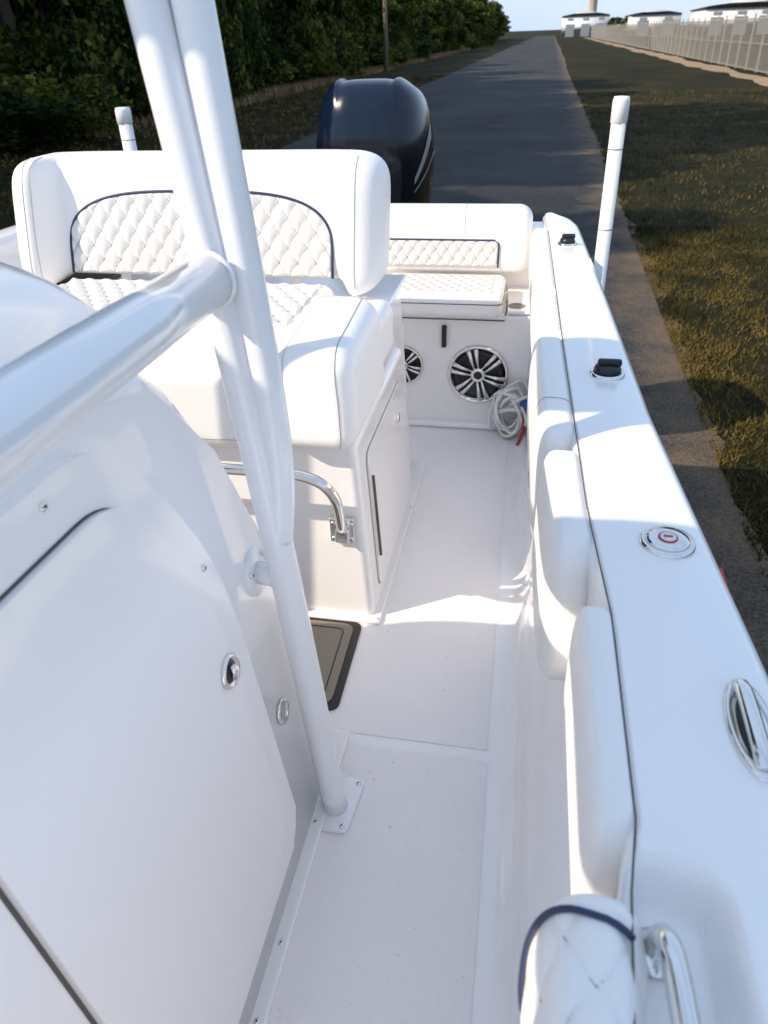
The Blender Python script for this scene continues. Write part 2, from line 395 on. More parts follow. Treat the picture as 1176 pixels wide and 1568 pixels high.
puff('seat_cushion',(2*XC+.62,1.80,.62),(-.62,2.33,.835),.04)
puff('seat_side_roll',(-.62,2.0,.62),(-.43,2.33,.80),.045)
seamon(wp,[(-.44,1.60,.60),(-.44,1.60,.72),(-.45,1.63,.84),(-.46,1.75,.88),(-.465,2.05,.90)],hs,m=STI,r=.0013)
seamon(wp,[(-.60,1.60,.60),(-.60,1.60,.72),(-.60,1.63,.84),(-.60,1.75,.88),(-.60,2.05,.90)],hs,r=.0012)
seamon(fb,[(-1.6,1.60,.62),(-1.0,1.60,.62),(-.66,1.60,.62)],hs)
tube('footrest_rail',smoothpts([(-.466,1.655,.335),(-.462,1.625,.37),(-.456,1.59,.44),(-.458,1.565,.50),(-.485,1.555,.545),(-.54,1.553,.567),(-.62,1.552,.572),(-.9,1.55,.573),(-1.3,1.55,.573),(-1.6,1.55,.57),(-1.71,1.56,.50),(-1.715,1.65,.34)],6),.0145,CHR,hs,18)
rbox('rail_hinge_plate',(-.505,1.655,.295),(-.435,1.672,.375),.004,CHR,hs)
rbox('rail_hinge_block',(-.486,1.635,.305),(-.446,1.66,.35),.006,CHR,hs)
for dx,dz in ((-.495,.31),(-.495,.36),(-.443,.31),(-.443,.36)): screw((dx,1.655,dz),(0,-1,0),hs)
def quilt(name,P,Nv,W,H,arch,parent,pu=.062,pw=.088,amp=.010,res=.004,n=3.2,pipe=True,edge=.010,pr_=.0032,sr=.0012):
    nu=int(2*W/res); nw=int(H/res); V=[];F=[]
    topf=lambda u: H*(arch+(1-arch)*(max(0,1-abs(u/W)**n))**(1/n)) if arch<1 else H
    def hh(u,w):
        top=topf(u); q=abs(math.sin(math.pi*(u/pu+w/pw)))*abs(math.sin(math.pi*(u/pu-w/pw)))
        d=min(W-abs(u),w,top-w); k=sm(d,0,edge)
        return amp*(q**.5)*k-.03*(1-sm(d,-.001,.003)),d
    for i in range(nu+1):
        u=-W+2*W*i/nu; top=topf(u)
        for j in range(nw+1):
            w=top*j/nw; V.append(P(u,w)+Nv*hh(u,w)[0])
    for i in range(nu):
        for j in range(nw):
            a=i*(nw+1)+j; F.append((a,a+nw+1,a+nw+2,a+1))
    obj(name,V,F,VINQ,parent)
    V=[];F=[]
    for sg in (1,-1):
        for k in range(int(-W/pu-H/pw)-2,int(W/pu+H/pw)+3):
            seg=[]
            for i in range(60):
                w=H*i/59; u=(k-sg*w/pw)*pu
                if abs(u)<W-.004 and hh(u,w)[1]>.004: seg.append(P(u,w)+Nv*.0016)
            if len(seg)>3: tubegeo(seg,sr,5,V=V,F=F)
    obj(name+'_stitching',V,F,STI,parent)
    if pipe:
        pts=[P(-W,0)+Nv*.002]
        if arch<1: 
            for i in range(81):
                u=-W*math.cos(math.pi*i/80); pts.append(P(u,topf(u))+Nv*.003)
        else: pts+=[P(-W,H*.85)+Nv*.003,P(-W+.02,H)+Nv*.003,P(W-.02,H)+Nv*.003,P(W,H*.85)+Nv*.003]
        pts.append(P(W,0)+Nv*.002)
        tube(name+'_piping',pts,pr_,NAVY,parent,8)
def blean(z): return .11*(z-.8)/.4
R=[];K=48
for i in range(91):
    s=math.sin(math.pi/2*(-1+2*i/90)); x=XC+.635*s
    e=(max(0,1-abs(s)**16))**.5; e2=(max(0,1-abs(s)**12))**.35
    wg=sm(abs(s),.74,.86)
    ty=(.075+.055*wg); tyy=ty*max(.05,e); zb_=.835-.035*wg; zt=1.205-.006*(1-wg)
    tz=(zt-zb_)/2*max(.4,.35+.65*e2); zc=(zt+zb_)/2; yc=2.47-ty
    ring=[]
    for k in range(K):
        c_,s_=se(2*math.pi*k/K,5); z=zc+s_*tz
        ring.append((x,yc+c_*tyy+blean(z),z))
    R.append(ring)
bb=loft('backrest_body',R,VIN,hs)
Nb=Vector((0,-1,.27)).normalized()
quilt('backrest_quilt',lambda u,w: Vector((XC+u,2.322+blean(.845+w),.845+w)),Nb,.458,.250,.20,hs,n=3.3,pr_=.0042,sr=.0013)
for sgn in (1,-1):
    x=XC+sgn*.635*.87; yy=2.19
    seamon(bb,[(x,yy+blean(.86),.84),(x,yy+blean(.95),.95),(x,yy+blean(1.1),1.10),(x,yy+.004+blean(1.17),1.19),(x,yy+.08+blean(1.2),1.23),(x,yy+.2,1.23)],hs,r=.0016)
    x=XC+sgn*.635*.80
    seamon(bb,[(x,yy+.03+blean(.86),.84),(x,yy+.02+blean(.95),.95),(x,yy+.02+blean(1.1),1.10),(x,yy+.03+blean(1.17),1.19),(x,yy+.1+blean(1.2),1.23)],hs,r=.0013)
for x in (-.78,-1.4):
    tube('backrest_bracket',smoothpts([(x,2.40,.76),(x,2.41,.82),(x,2.44,.90)],4),.018,POW,hs,12)
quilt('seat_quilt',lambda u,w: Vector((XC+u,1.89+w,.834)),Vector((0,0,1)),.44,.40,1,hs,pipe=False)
rbox('cup_holder_panel',(-1.75,2.34,.772),(-1.50,2.60,.79),.006,BLK,hs)
fm_=empty('footwell_hatch',(-1.0,1.47,0))
prism('hatch_rim',[(x,y,.003) for x,y in roundpoly([(-1.7,1.30),(-.418,1.30),(-.424,1.65),(-1.7,1.65)],.03,5)],(0,0,.004),0,BLK,fm_)
prism('hatch_mat',[(x,y,.006) for x,y in roundpoly([(-1.69,1.318),(-.440,1.318),(-.446,1.634),(-1.69,1.634)],.03,5)],(0,0,.006),.002,TEAK,fm_)
tube('mat_groove',[(x,y,.0122) for x,y in roundpoly([(-1.66,1.345),(-.466,1.345),(-.472,1.61),(-1.66,1.61)],.02,4)],.0018,BLK,fm_,6,closed=True)
# ------------------------------------------------------------------ transom bench
tb=empty('transom_bench_seat',(XC,3.2,0))
rbox('locker',(2*XC+.0,3.03,0),(.028,3.38,.52),.022,GEL,tb,4)
rbox('locker_floor_cove',(2*XC-.0,3.00,0),(.02,3.05,.03),.014,GEL,tb)
rbox('lid_gap',(-.64,3.0265,.492),(-.10,3.034,.496),0,GAP,tb)
rbox('lid_trim',(-.66,3.0215,.499),(-.085,3.04,.524),.006,GEL,tb)
rbox('latch_strap',(-.358,3.012,.375),(-.338,3.028,.470),.003,BLK,tb)
def cush(name,x0,x1):
    rbox(name,(x0,2.925,.528),(x1,3.27,.622),.032,VIN,tb,7)
    tube(name+'_welt',[(x,y,.590) for x,y in roundpoly([(x0-.001,2.9245),(x1+.001,2.9245),(x1+.001,3.27),(x0-.001,3.27)],.034,6)],.0018,NAVY,tb,6,closed=True)
    quilt(name+'_quilt',lambda u,w: Vector(((x0+x1)/2+u,2.965+w,.6215)),Vector((0,0,1)),(x1-x0)/2-.04,.27,1,tb,pipe=False,pu=.05,pw=.07,amp=.007)
cush('cushion_starboard',-.625,-.11); cush('cushion_port',-2.05,-1.55)
R=[]
x0,x1=2*XC+.02,-.018
for i in range(81):
    s=math.sin(math.pi/2*(-1+2*i/80)); x=(x0+x1)/2+(x1-x0)/2*s
    d=min(x-x0,x1-x); e=math.sqrt(max(0,1-(1-min(1,d/.06))**2)); e=max(e,.04)
    ring=[]
    for k in range(40):
        c_,s_=se(2*math.pi*k/40,5); ring.append((x,3.36+c_*.062*(.4+.6*e)+.03*(s_),.747+s_*.130*(.6+.4*e)))
    R.append(ring)
tbb=loft('backrest_body',R,VIN,tb)
quilt('backrest_quilt',lambda u,w: Vector((-.62+u,3.272+.23*w,.645+w)),Vector((0,-1,.2)).normalized(),.47,.108,1,tb,pu=.05,pw=.07,amp=.007)
for x in (-.30,-.9): seamon(tbb,[(x,3.29,.78),(x,3.31,.855),(x,3.36,.90),(x,3.43,.90)],tb,r=.0018)
rbox('corner_ledge',(-.105,3.03,.52),(.03,3.40,.535),.005,GEL,tb)
lathe('cup_holder',(-.055,3.10,.535),(0,0,1),[(.034,0),(.034,.003),(.027,.004),(.026,.001),(.001,.001)],TEAK,tb,24)
tube('seat_hinge_strap',smoothpts([(-.098,3.0,.62),(-.092,2.99,.57),(-.096,3.01,.525)],5),.005,TEAK,tb,8)
def speaker(x,z,r):
    e=empty('marine_speaker',(x,3.03,z)); c=Vector((x,3.028,z)); ax=Vector((0,-1,0))
    lathe('bezel',c,ax,[(r,-.004),(r,.006),(r*.97,.014),(r*.92,.016),(r*.88,.010),(r*.86,.002)],CHR,e,56)
    lathe('cone',c,ax,[(r*.87,.003),(r*.8,.002),(r*.4,.003),(.001,.0035)],BLK,e,48)
    lathe('surround',c,ax,[(r*.80,.003),(r*.77,.008),(r*.70,.008),(r*.67,.004)],BLK,e,48)
    lathe('hub',c,ax,[(r*.24,.004),(r*.24,.016),(r*.19,.020),(r*.15,.018),(.001,.0175)],CHR,e,32)
    lathe('hub_core',c,ax,[(r*.14,.018),(r*.12,.021),(.001,.022)],BLK,e,24)
    for k in range(6):
        w=math.pi/2+k*math.pi/3+.25
        for sg in (-1,1):
            d0=Vector((math.cos(w+sg*.30),0,math.sin(w+sg*.30)))*r*.24
            d1=Vector((math.cos(w+sg*.135),0,math.sin(w+sg*.135)))*r*.88
            tube('spoke_%d_%d'%(k,sg+1),[c+d0+ax*.012,(c+d0+c+d1)/2+ax*.016,c+d1+ax*.012],r*.04,CHR,e,8,r2=r*.085)
speaker(-.199,.256,.132); speaker(-.525,.285,.088)
rp=empty('coiled_rope',(-.03,2.97,.1))
for k in range(11):
    pts=[]; cx=-.05+random.uniform(-.025,.025); cz=.125+random.uniform(-.02,.02); rx=random.uniform(.035,.065); rz=random.uniform(.07,.11); ph=random.uniform(0,6)
    tl_=random.uniform(-.6,.6)
    for w in np.linspace(0,2*math.pi,30)[:-1]:
        x=math.cos(w)*rx; z=math.sin(w)*rz; xx=x*math.cos(tl_)-z*math.sin(tl_); zz=x*math.sin(tl_)+z*math.cos(tl_)
        pts.append((cx+xx,2.955+.03*math.sin(2*w+ph)+.006*k-.03,max(.012,cz+zz)))
    tube('loop_%d'%k,pts,.0065,ROPE,rp,8,closed=True)
tube('wrap',smoothpts([(-.10,2.93,.13),(-.05,2.915,.15),(.0,2.93,.14),(.0,2.99,.13)],5),.009,ROPE,rp,8)
tube('tail',smoothpts([(.0,2.95,.13),(.015,2.93,.08),(.0,2.90,.02),(-.01,2.86,.012)],6),.006,REDM,rp,8)
rbox('blue_clip',(-.012,2.92,.145),(.018,2.95,.185),.005,BLUM,rp)
# ------------------------------------------------------------------ outboard
ob=empty('outboard_motor',(-.89,4.4,.8))
oc=Vector((-.885,4.42,0))
lev=[(.50,.20,.30),(.58,.25,.36),(.70,.285,.40),(.85,.303,.425),(1.0,.303,.43),(1.12,.29,.415),(1.2,.268,.385),(1.255,.238,.345),(1.285,.20,.29),(1.302,.15,.21),(1.312,.07,.10),(1.314,.004,.005)]
lev=[tuple(v) for v in smoothpts(lev,5)]
def cowlpt(w,z,hw,hl,o=0):
    c_,s_=se(w,3.0)
    nar=1-.16*max(0,s_)
    x=c_*(hw+o)*nar; y=s_*(hl+o)
    t=max(0,(z-.6)/.72)
    cre=.014*(sm(abs(x),.125,.15)-sm(abs(x),.15,.21))*sm(z,1.1,1.26)
    zz=z-.16*t*t*max(-.3,(y+.1))+cre
    return oc+Vector((x,y,zz))
R=[[cowlpt(2*math.pi*k/120,z,hw,hl) for k in range(120)] for z,hw,hl in lev]
cw=loft('cowling',R,[COWL,COWLB],ob)
for p in cw.data.polygons:
    c_=p.center
    if c_.z<.93-.35*(c_.y-4.42) : p.material_index=1
zs=[l[0] for l in lev]
def lv(z): return float(np.interp(z,zs,[l[1] for l in lev])),float(np.interp(z,zs,[l[2] for l in lev]))
def decal(name,f0,f1,w0,w1,m):
    V=[];F=[];N=24
    for i in range(N+1):
        t=i/N; w=w0+(w1-w0)*t
        for z in np.linspace(f0(t),f1(t),6):
            hw,hl=lv(z); V.append(cowlpt(w,z,hw,hl,.004))
    for i in range(N):
        for j in range(5): F.append((i*6+j,(i+1)*6+j,(i+1)*6+j+1,i*6+j+1))
    obj(name,V,F,m,ob)
decal('stripe_decal',lambda t:.84+.20*t,lambda t:.87+.24*t,-.75,-.1,SILV)
decal('stripe_decal_light',lambda t:.80+.20*t,lambda t:.808+.21*t,-.75,.2,SILV)
decal('stripe_port',lambda t:.84+.2*t,lambda t:.92+.24*t,math.pi+.75,math.pi-.1,SILV)
for k in range(4):
    decal('letter_%d'%k,lambda t:.80+.02*k,lambda t:.86+.02*k,.20+.09*k,.25+.09*k,SILV)
rbox('midsection',(-1.01,4.15,-.35),(-.77,4.6,.52),.06,COWLB,ob,4)
rbox('cavitation_plate',(-1.03,4.1,-.37),(-.75,4.85,-.35),.008,COWLB,ob)
lathe('gearcase',(-.89,4.15,-.58),(0,1,0),[(.005,0),(.05,.06),(.07,.2),(.07,.45),(.05,.55)],COWLB,ob)
rbox('skeg',(-.905,4.25,-.82),(-.875,4.6,-.55),.01,COWLB,ob)
for k in range(3):
    w=k*2.094; prism('propeller_blade_%d'%k,[Vector((-.89,4.74,-.58))+Vector((math.cos(w+d)*r,.06*d,math.sin(w+d)*r)) for r,d in ((.05,-.3),(.17,-.5),(.19,0),(.16,.45),(.05,.3))],(0,.008,0),0,CHR,ob)
rbox('transom_bracket',(-1.03,3.52,-.1),(-.75,4.2,.45),.04,COWLB,ob)
# ------------------------------------------------------------------ trailer
GZ0=-1.0
tr=empty('boat_trailer',(XC,2.5,GZ0))
for x in (-2.05,-.13): rbox('frame_beam',(x-.04,-4.5,-.66),(x+.04,4.2,-.54),.006,GALV,tr)
for y in (-3,0,2.88,4.15): rbox('cross_member',(-2.3,y-.04,-.665),(.28,y+.04,-.60),.006,GALV,tr)
def gpost(x,y,zt,r):
    e=tr
    lathe('guide_post',(x,y,-.6),(0,0,1),[(r,0),(r,zt+.6-.06)],PVC,e,20)
    lathe('guide_post_cap',(x,y,zt-.07),(0,0,1),[(r*1.02,-.01),(r*1.14,-.008),(r*1.14,.055),(r*1.0,.068),(.001,.07)],PVC,e,20)
    for z in (.2,zt-.16,zt-.42): lathe('post_band',(x,y,z),(0,0,1),[(r*1.03,0),(r*1.03,.004)],STI,e,20)
gpost(.243,2.88,1.31,.0245); gpost(-2.25,4.2,1.215,.037)
for x in (-2.25,.12):
    for y in (1.2,2.1):
        lathe('wheel',(x-.10,y,GZ0+.33),(1,0,0),[(.17,0),(.30,.0),(.33,.03),(.33,.17),(.30,.2),(.17,.2)],RUB,tr,36)
        lathe('wheel_rim',(x-.10,y,GZ0+.33),(1,0,0),[(.18,.01),(.17,.1),(.17,.19),(.05,.17),(.001,.17)],GALV,tr,24)
# ------------------------------------------------------------------ ground & road
def groundmat():
    m,nt,b=newmat('grass_ground'); b.inputs['Roughness'].default_value=.95; b.inputs['Specular IOR Level'].default_value=.1
    tc=nt.nodes.new('ShaderNodeTexCoord')
    def noise(s,d=8):
        n=nt.nodes.new('ShaderNodeTexNoise'); n.inputs['Scale'].default_value=s; n.inputs['Detail'].default_value=d; nt.links.new(tc.outputs['Object'],n.inputs['Vector']); return n
    n1=noise(.25);n2=noise(3);n3=noise(30,4)
    r=nt.nodes.new('ShaderNodeValToRGB'); e=r.color_ramp.elements
    e[0].position=.35;e[0].color=(.014,.016,.006,1);e[1].position=.70;e[1].color=(.080,.050,.018,1)
    x=e.new(.52);x.color=(.028,.026,.009,1)
    ad=nt.nodes.new('ShaderNodeMath'); ad.operation='ADD'; mu=nt.nodes.new('ShaderNodeMath'); mu.operation='MULTIPLY'; mu.inputs[1].default_value=.45
    nt.links.new(n2.outputs['Fac'],mu.inputs[0]); 
    m2=nt.nodes.new('ShaderNodeMath'); m2.operation='MULTIPLY'; m2.inputs[1].default_value=.55; nt.links.new(n1.outputs['Fac'],m2.inputs[0])
    nt.links.new(mu.outputs[0],ad.inputs[0]); nt.links.new(m2.outputs[0],ad.inputs[1]); nt.links.new(ad.outputs[0],r.inputs['Fac'])
    mx=nt.nodes.new('ShaderNodeMix'); mx.data_type='RGBA'; mx.blend_type='MULTIPLY'; mx.inputs[0].default_value=.7
    r3=nt.nodes.new('ShaderNodeValToRGB'); r3.color_ramp.elements[0].position=.35; r3.color_ramp.elements[0].color=(.35,.35,.35,1); r3.color_ramp.elements[1].position=.65; r3.color_ramp.elements[1].color=(1.4,1.4,1.3,1)
    nt.links.new(n3.outputs['Fac'],r3.inputs['Fac']); nt.links.new(r.outputs[0],mx.inputs[6]); nt.links.new(r3.outputs[0],mx.inputs[7]); nt.links.new(mx.outputs[2],b.inputs['Base Color'])
    bp=nt.nodes.new('ShaderNodeBump'); bp.inputs['Strength'].default_value=1; bp.inputs['Distance'].default_value=.05; nt.links.new(n3.outputs['Fac'],bp.inputs['Height']); nt.links.new(bp.outputs[0],b.inputs['Normal'])
    return m
GM=groundmat()
obj('ground',[(-2500,-800,GZ0),(2500,-800,GZ0),(2500,4000,GZ0),(-2500,4000,GZ0)],[(0,1,2,3)],GM,smooth=False)
m,nt,b=newmat('asphalt'); b.inputs['Roughness'].default_value=.9; b.inputs['Specular IOR Level'].default_value=.2
tc=nt.nodes.new('ShaderNodeTexCoord')
n1=nt.nodes.new('ShaderNodeTexNoise'); n1.inputs['Scale'].default_value=.4; n1.inputs['Detail'].default_value=8
n2=nt.nodes.new('ShaderNodeTexNoise'); n2.inputs['Scale'].default_value=60; n2.inputs['Detail'].default_value=4
vo=nt.nodes.new('ShaderNodeTexVoronoi'); vo.feature='DISTANCE_TO_EDGE'; vo.inputs['Scale'].default_value=.45
for q in (n1,n2,vo): nt.links.new(tc.outputs['Object'],q.inputs['Vector'])
r=nt.nodes.new('ShaderNodeValToRGB'); r.color_ramp.elements[0].position=.3;r.color_ramp.elements[0].color=(.030,.032,.036,1);r.color_ramp.elements[1].position=.7;r.color_ramp.elements[1].color=(.060,.060,.062,1)
nt.links.new(n1.outputs['Fac'],r.inputs['Fac'])
r2=nt.nodes.new('ShaderNodeValToRGB'); r2.color_ramp.elements[0].position=.35;r2.color_ramp.elements[0].color=(.45,.45,.45,1);r2.color_ramp.elements[1].position=.68;r2.color_ramp.elements[1].color=(1.5,1.5,1.45,1)
nt.links.new(n2.outputs['Fac'],r2.inputs['Fac'])
mx=nt.nodes.new('ShaderNodeMix'); mx.data_type='RGBA'; mx.blend_type='MULTIPLY'; mx.inputs[0].default_value=.8
nt.links.new(r.outputs[0],mx.inputs[6]); nt.links.new(r2.outputs[0],mx.inputs[7])
r4=nt.nodes.new('ShaderNodeValToRGB'); r4.color_ramp.elements[0].position=.0;r4.color_ramp.elements[0].color=(.35,.35,.35,1);r4.color_ramp.elements[1].position=.012;r4.color_ramp.elements[1].color=(1,1,1,1)
nt.links.new(vo.outputs['Distance'],r4.inputs['Fac'])
mx2=nt.nodes.new('ShaderNodeMix'); mx2.data_type='RGBA'; mx2.blend_type='MULTIPLY'; mx2.inputs[0].default_value=.4
nt.links.new(mx.outputs[2],mx2.inputs[6]); nt.links.new(r4.outputs[0],mx2.inputs[7])
# sandy tan on the road's right edge, painted lighter for the sunlit gap
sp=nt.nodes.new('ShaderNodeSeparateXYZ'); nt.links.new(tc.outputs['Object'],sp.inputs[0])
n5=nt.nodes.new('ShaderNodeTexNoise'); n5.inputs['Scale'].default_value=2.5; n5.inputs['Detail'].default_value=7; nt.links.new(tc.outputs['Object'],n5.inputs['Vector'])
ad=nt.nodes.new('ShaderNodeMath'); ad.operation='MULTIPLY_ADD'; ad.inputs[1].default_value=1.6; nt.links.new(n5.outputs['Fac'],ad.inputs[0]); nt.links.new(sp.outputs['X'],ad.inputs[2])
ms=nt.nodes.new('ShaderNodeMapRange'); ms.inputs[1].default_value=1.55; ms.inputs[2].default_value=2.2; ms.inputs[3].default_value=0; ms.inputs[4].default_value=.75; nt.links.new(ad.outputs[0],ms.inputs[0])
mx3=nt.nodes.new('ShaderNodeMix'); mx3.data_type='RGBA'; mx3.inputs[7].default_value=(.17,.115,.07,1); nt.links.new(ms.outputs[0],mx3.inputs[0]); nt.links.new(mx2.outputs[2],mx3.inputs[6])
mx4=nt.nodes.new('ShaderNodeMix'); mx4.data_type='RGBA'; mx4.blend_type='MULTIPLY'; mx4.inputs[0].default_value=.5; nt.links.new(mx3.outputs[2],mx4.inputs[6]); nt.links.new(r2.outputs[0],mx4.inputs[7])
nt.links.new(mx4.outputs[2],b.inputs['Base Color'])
bp=nt.nodes.new('ShaderNodeBump'); bp.inputs['Strength'].default_value=.8; bp.inputs['Distance'].default_value=.01; nt.links.new(n2.outputs['Fac'],bp.inputs['Height']); nt.links.new(bp.outputs[0],b.inputs['Normal'])
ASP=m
V=[];F=[]; yy=list(np.arange(-30,40,.12))+list(np.arange(40,420,2.0)); jr=0;jl=0
for i,y in enumerate(yy):
    jr=.85*jr+random.uniform(-.04,.04); jl=.85*jl+random.uniform(-.03,.03)
    V+=[(-7.0+jl,y,GZ0+.004),(-2.5,y,GZ0+.03),(1.40+jr,y,GZ0+.004)]
for i in range(len(yy)-1):
    a=i*3; F+=[(a,a+1,a+4,a+3),(a+1,a+2,a+5,a+4)]
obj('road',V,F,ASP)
def grassmat():
    m,nt,b=newmat('grass_blades'); b.inputs['Roughness'].default_value=.8; b.inputs['Specular IOR Level'].default_value=.2
    tc=nt.nodes.new('ShaderNodeTexCoord'); n=nt.nodes.new('ShaderNodeTexNoise'); n.inputs['Scale'].default_value=1.2; n.inputs['Detail'].default_value=8
    nt.links.new(tc.outputs['Object'],n.inputs['Vector'])
    r=nt.nodes.new('ShaderNodeValToRGB'); e=r.color_ramp.elements; e[0].position=.38;e[0].color=(.026,.027,.008,1);e[1].position=.66;e[1].color=(.19,.13,.03,1)
    nt.links.new(n.outputs['Fac'],r.inputs['Fac']); nt.links.new(r.outputs[0],b.inputs['Base Color'])
    return m
GB=grassmat()
def blades(N,x0,x1,y0,y1,h0,h1,wd,bias=1):
    x=x0+(x1-x0)*rng.random(N)**bias; y=y0+(y1-y0)*rng.random(N)
    cl=np.sin(x*5.1+np.sin(y*3.3)*2)*np.sin(y*4.3+np.sin(x*2.7)*2); keep=rng.random(N)<(.55+.45*cl); x=x[keep];y=y[keep];N=len(x)
    h=h0+(h1-h0)*rng.random(N); a=rng.random(N)*6.28; dx=np.cos(a)*wd;dy=np.sin(a)*wd; lx=rng.normal(0,.5,N)*h; ly=rng.normal(0,.5,N)*h
    v=np.zeros((N,3,3)); v[:,0]=np.c_[x-dx,y-dy,np.full(N,GZ0)]; v[:,1]=np.c_[x+dx,y+dy,np.full(N,GZ0)]; v[:,2]=np.c_[x+lx,y+ly,GZ0+h]
    return v.reshape(-1,3)
vv=np.concatenate([blades(60000,1.33,5,3,12,.02,.055,.006,1.5),blades(30000,1.36,12,10,40,.03,.08,.012,1.3),blades(20000,-17,-7,12,60,.05,.14,.03,1)])
nT=len(vv)//3
me=bpy.data.meshes.new('grass'); me.vertices.add(len(vv)); me.vertices.foreach_set('co',vv.ravel()); me.loops.add(nT*3); me.loops.foreach_set('vertex_index',np.arange(nT*3,dtype=np.int32)); me.polygons.add(nT); me.polygons.foreach_set('loop_start',np.arange(0,nT*3,3,dtype=np.int32)); me.materials.append(GB); me.update(calc_edges=True)
COL.objects.link(bpy.data.objects.new('grass',me))
# ------------------------------------------------------------------ trees
def leafmat(name,c0,c1,c2):
    m,nt,b=newmat(name); b.inputs['Roughness'].default_value=.6; b.inputs['Specular IOR Level'].default_value=.15
    g=nt.nodes.new('ShaderNodeNewGeometry')
    n=nt.nodes.new('ShaderNodeTexNoise'); n.inputs['Scale'].default_value=.4; n.inputs['Detail'].default_value=4; nt.links.new(g.outputs['Position'],n.inputs['Vector'])
    a=nt.nodes.new('ShaderNodeMath'); a.operation='MULTIPLY_ADD'; a.inputs[1].default_value=.30; nt.links.new(g.outputs['Random Per Island'],a.inputs[0]); 
    s=nt.nodes.new('ShaderNodeMath'); s.operation='SUBTRACT'; s.inputs[1].default_value=.15; nt.links.new(n.outputs['Fac'],s.inputs[0]); nt.links.new(s.outputs[0],a.inputs[2])
    r=nt.nodes.new('ShaderNodeValToRGB'); e=r.color_ramp.elements; e[0].position=.36;e[0].color=(*c0,1);e[1].position=.66;e[1].color=(*c2,1); x=e.new(.52); x.color=(*c1,1)
    nt.links.new(a.outputs[0],r.inputs['Fac']); nt.links.new(r.outputs[0],b.inputs['Base Color'])
    t=nt.nodes.new('ShaderNodeBsdfTranslucent'); nt.links.new(r.outputs[0],t.inputs['Color']); mx=nt.nodes.new('ShaderNodeMixShader'); mx.inputs[0].default_value=.4
    nt.links.new(b.outputs[0],mx.inputs[1]); nt.links.new(t.outputs[0],mx.inputs[2]); nt.links.new(mx.outputs[0],nt.nodes['Material Output'].inputs['Surface'])
    return m
LEAF=leafmat('leaves',(.012,.024,.005),(.042,.072,.012),(.22,.22,.035))  # brightest tone paints sunlit clusters into the leaf colour
BARK=mat('bark',(.09,.07,.05),.9,var=.3,vscale=8,bump=1,bscale=20)
def treemesh(name,H,Rr,nleaf,seed,ls=.16,low=.22):
    r_=np.random.default_rng(seed); V=[];F=[];fm=[]
    def limb(p,q,r0,r1,S=7):
        p=Vector(p);q=Vector(q);t=(q-p).normalized();a=t.orthogonal().normalized();b=t.cross(a);N=5;base=len(V)
        for i in range(N+1):
            c=p.lerp(q,i/N)+Vector(r_.normal(0,.02*(q-p).length,3))*(0<i<N); rr=r0+(r1-r0)*i/N
            for k in range(S):
                w=6.2832*k/S; V.append(tuple(c+a*math.cos(w)*rr+b*math.sin(w)*rr))
        for i in range(N):
            for k in range(S): F.append((base+i*S+k,base+i*S+(k+1)%S,base+(i+1)*S+(k+1)%S,base+(i+1)*S+k)); fm.append(0)
    limb((0,0,-.1),(r_.normal(0,.3),r_.normal(0,.3),H*.6),H*.024,H*.012)
    cl=[]
    nc=26
    for i in range(nc):
        z=H*(low+(.93-low)*((i+.5)/nc)); t=(z/H-low)/(1-low); R0=Rr*(.5+.9*math.sin(math.pi*min(1,t*.9+.12)))*.75
        a=r_.random()*6.283; rad=R0*math.sqrt(r_.random()); c=(math.cos(a)*rad,math.sin(a)*rad,z+r_.normal(0,.3))
        cl.append((c,Rr*r_.uniform(.22,.42)))
        limb((0,0,max(.5,z*.62)),c,H*.008,H*.003,5)
    per=nleaf//nc
    for c,cr in cl:
        d=r_.normal(0,1,(per,3)); d/=np.linalg.norm(d,axis=1)[:,None]; rad=cr*(r_.random(per)**.45)[:,None]; P=np.array(c)+d*rad*np.array([1.15,1.15,.75])
        u=r_.normal(0,1,(per,3)); u/=np.linalg.norm(u,axis=1)[:,None]; v=np.cross(u,r_.normal(0,1,(per,3))); v/=np.linalg.norm(v,axis=1)[:,None]
        s=ls*r_.uniform(.5,1.3,per)[:,None]
        for p,uu,vvv in zip(P,u*s,v*s*.6):
            b=len(V); V.extend([tuple(p-uu),tuple(p+vvv),tuple(p+uu),tuple(p-vvv)]); F.append((b,b+1,b+2,b+3)); fm.append(1)
    me=bpy.data.meshes.new(name); me.from_pydata(V,[],F); me.materials.append(BARK); me.materials.append(LEAF); me.polygons.foreach_set('material_index',fm); me.update(); return me
TM=[treemesh('tree_mesh_%d'%i,10,3.1,8000,50+i,.20) for i in range(5)]
BM=[treemesh('shrub_mesh_%d'%i,2.4,1.9,4000,90+i,.11,.08) for i in range(3)]
tl=empty('tree_line',(-20,60,GZ0))
def inst(me,x,y,s,sz,nm):
    o=bpy.data.objects.new(nm,me); o.location=(x,y,GZ0); o.scale=(s,s,sz); o.rotation_euler=(0,0,random.uniform(0,6.28)); COL.objects.link(o); par(o,tl)
y=-1.0
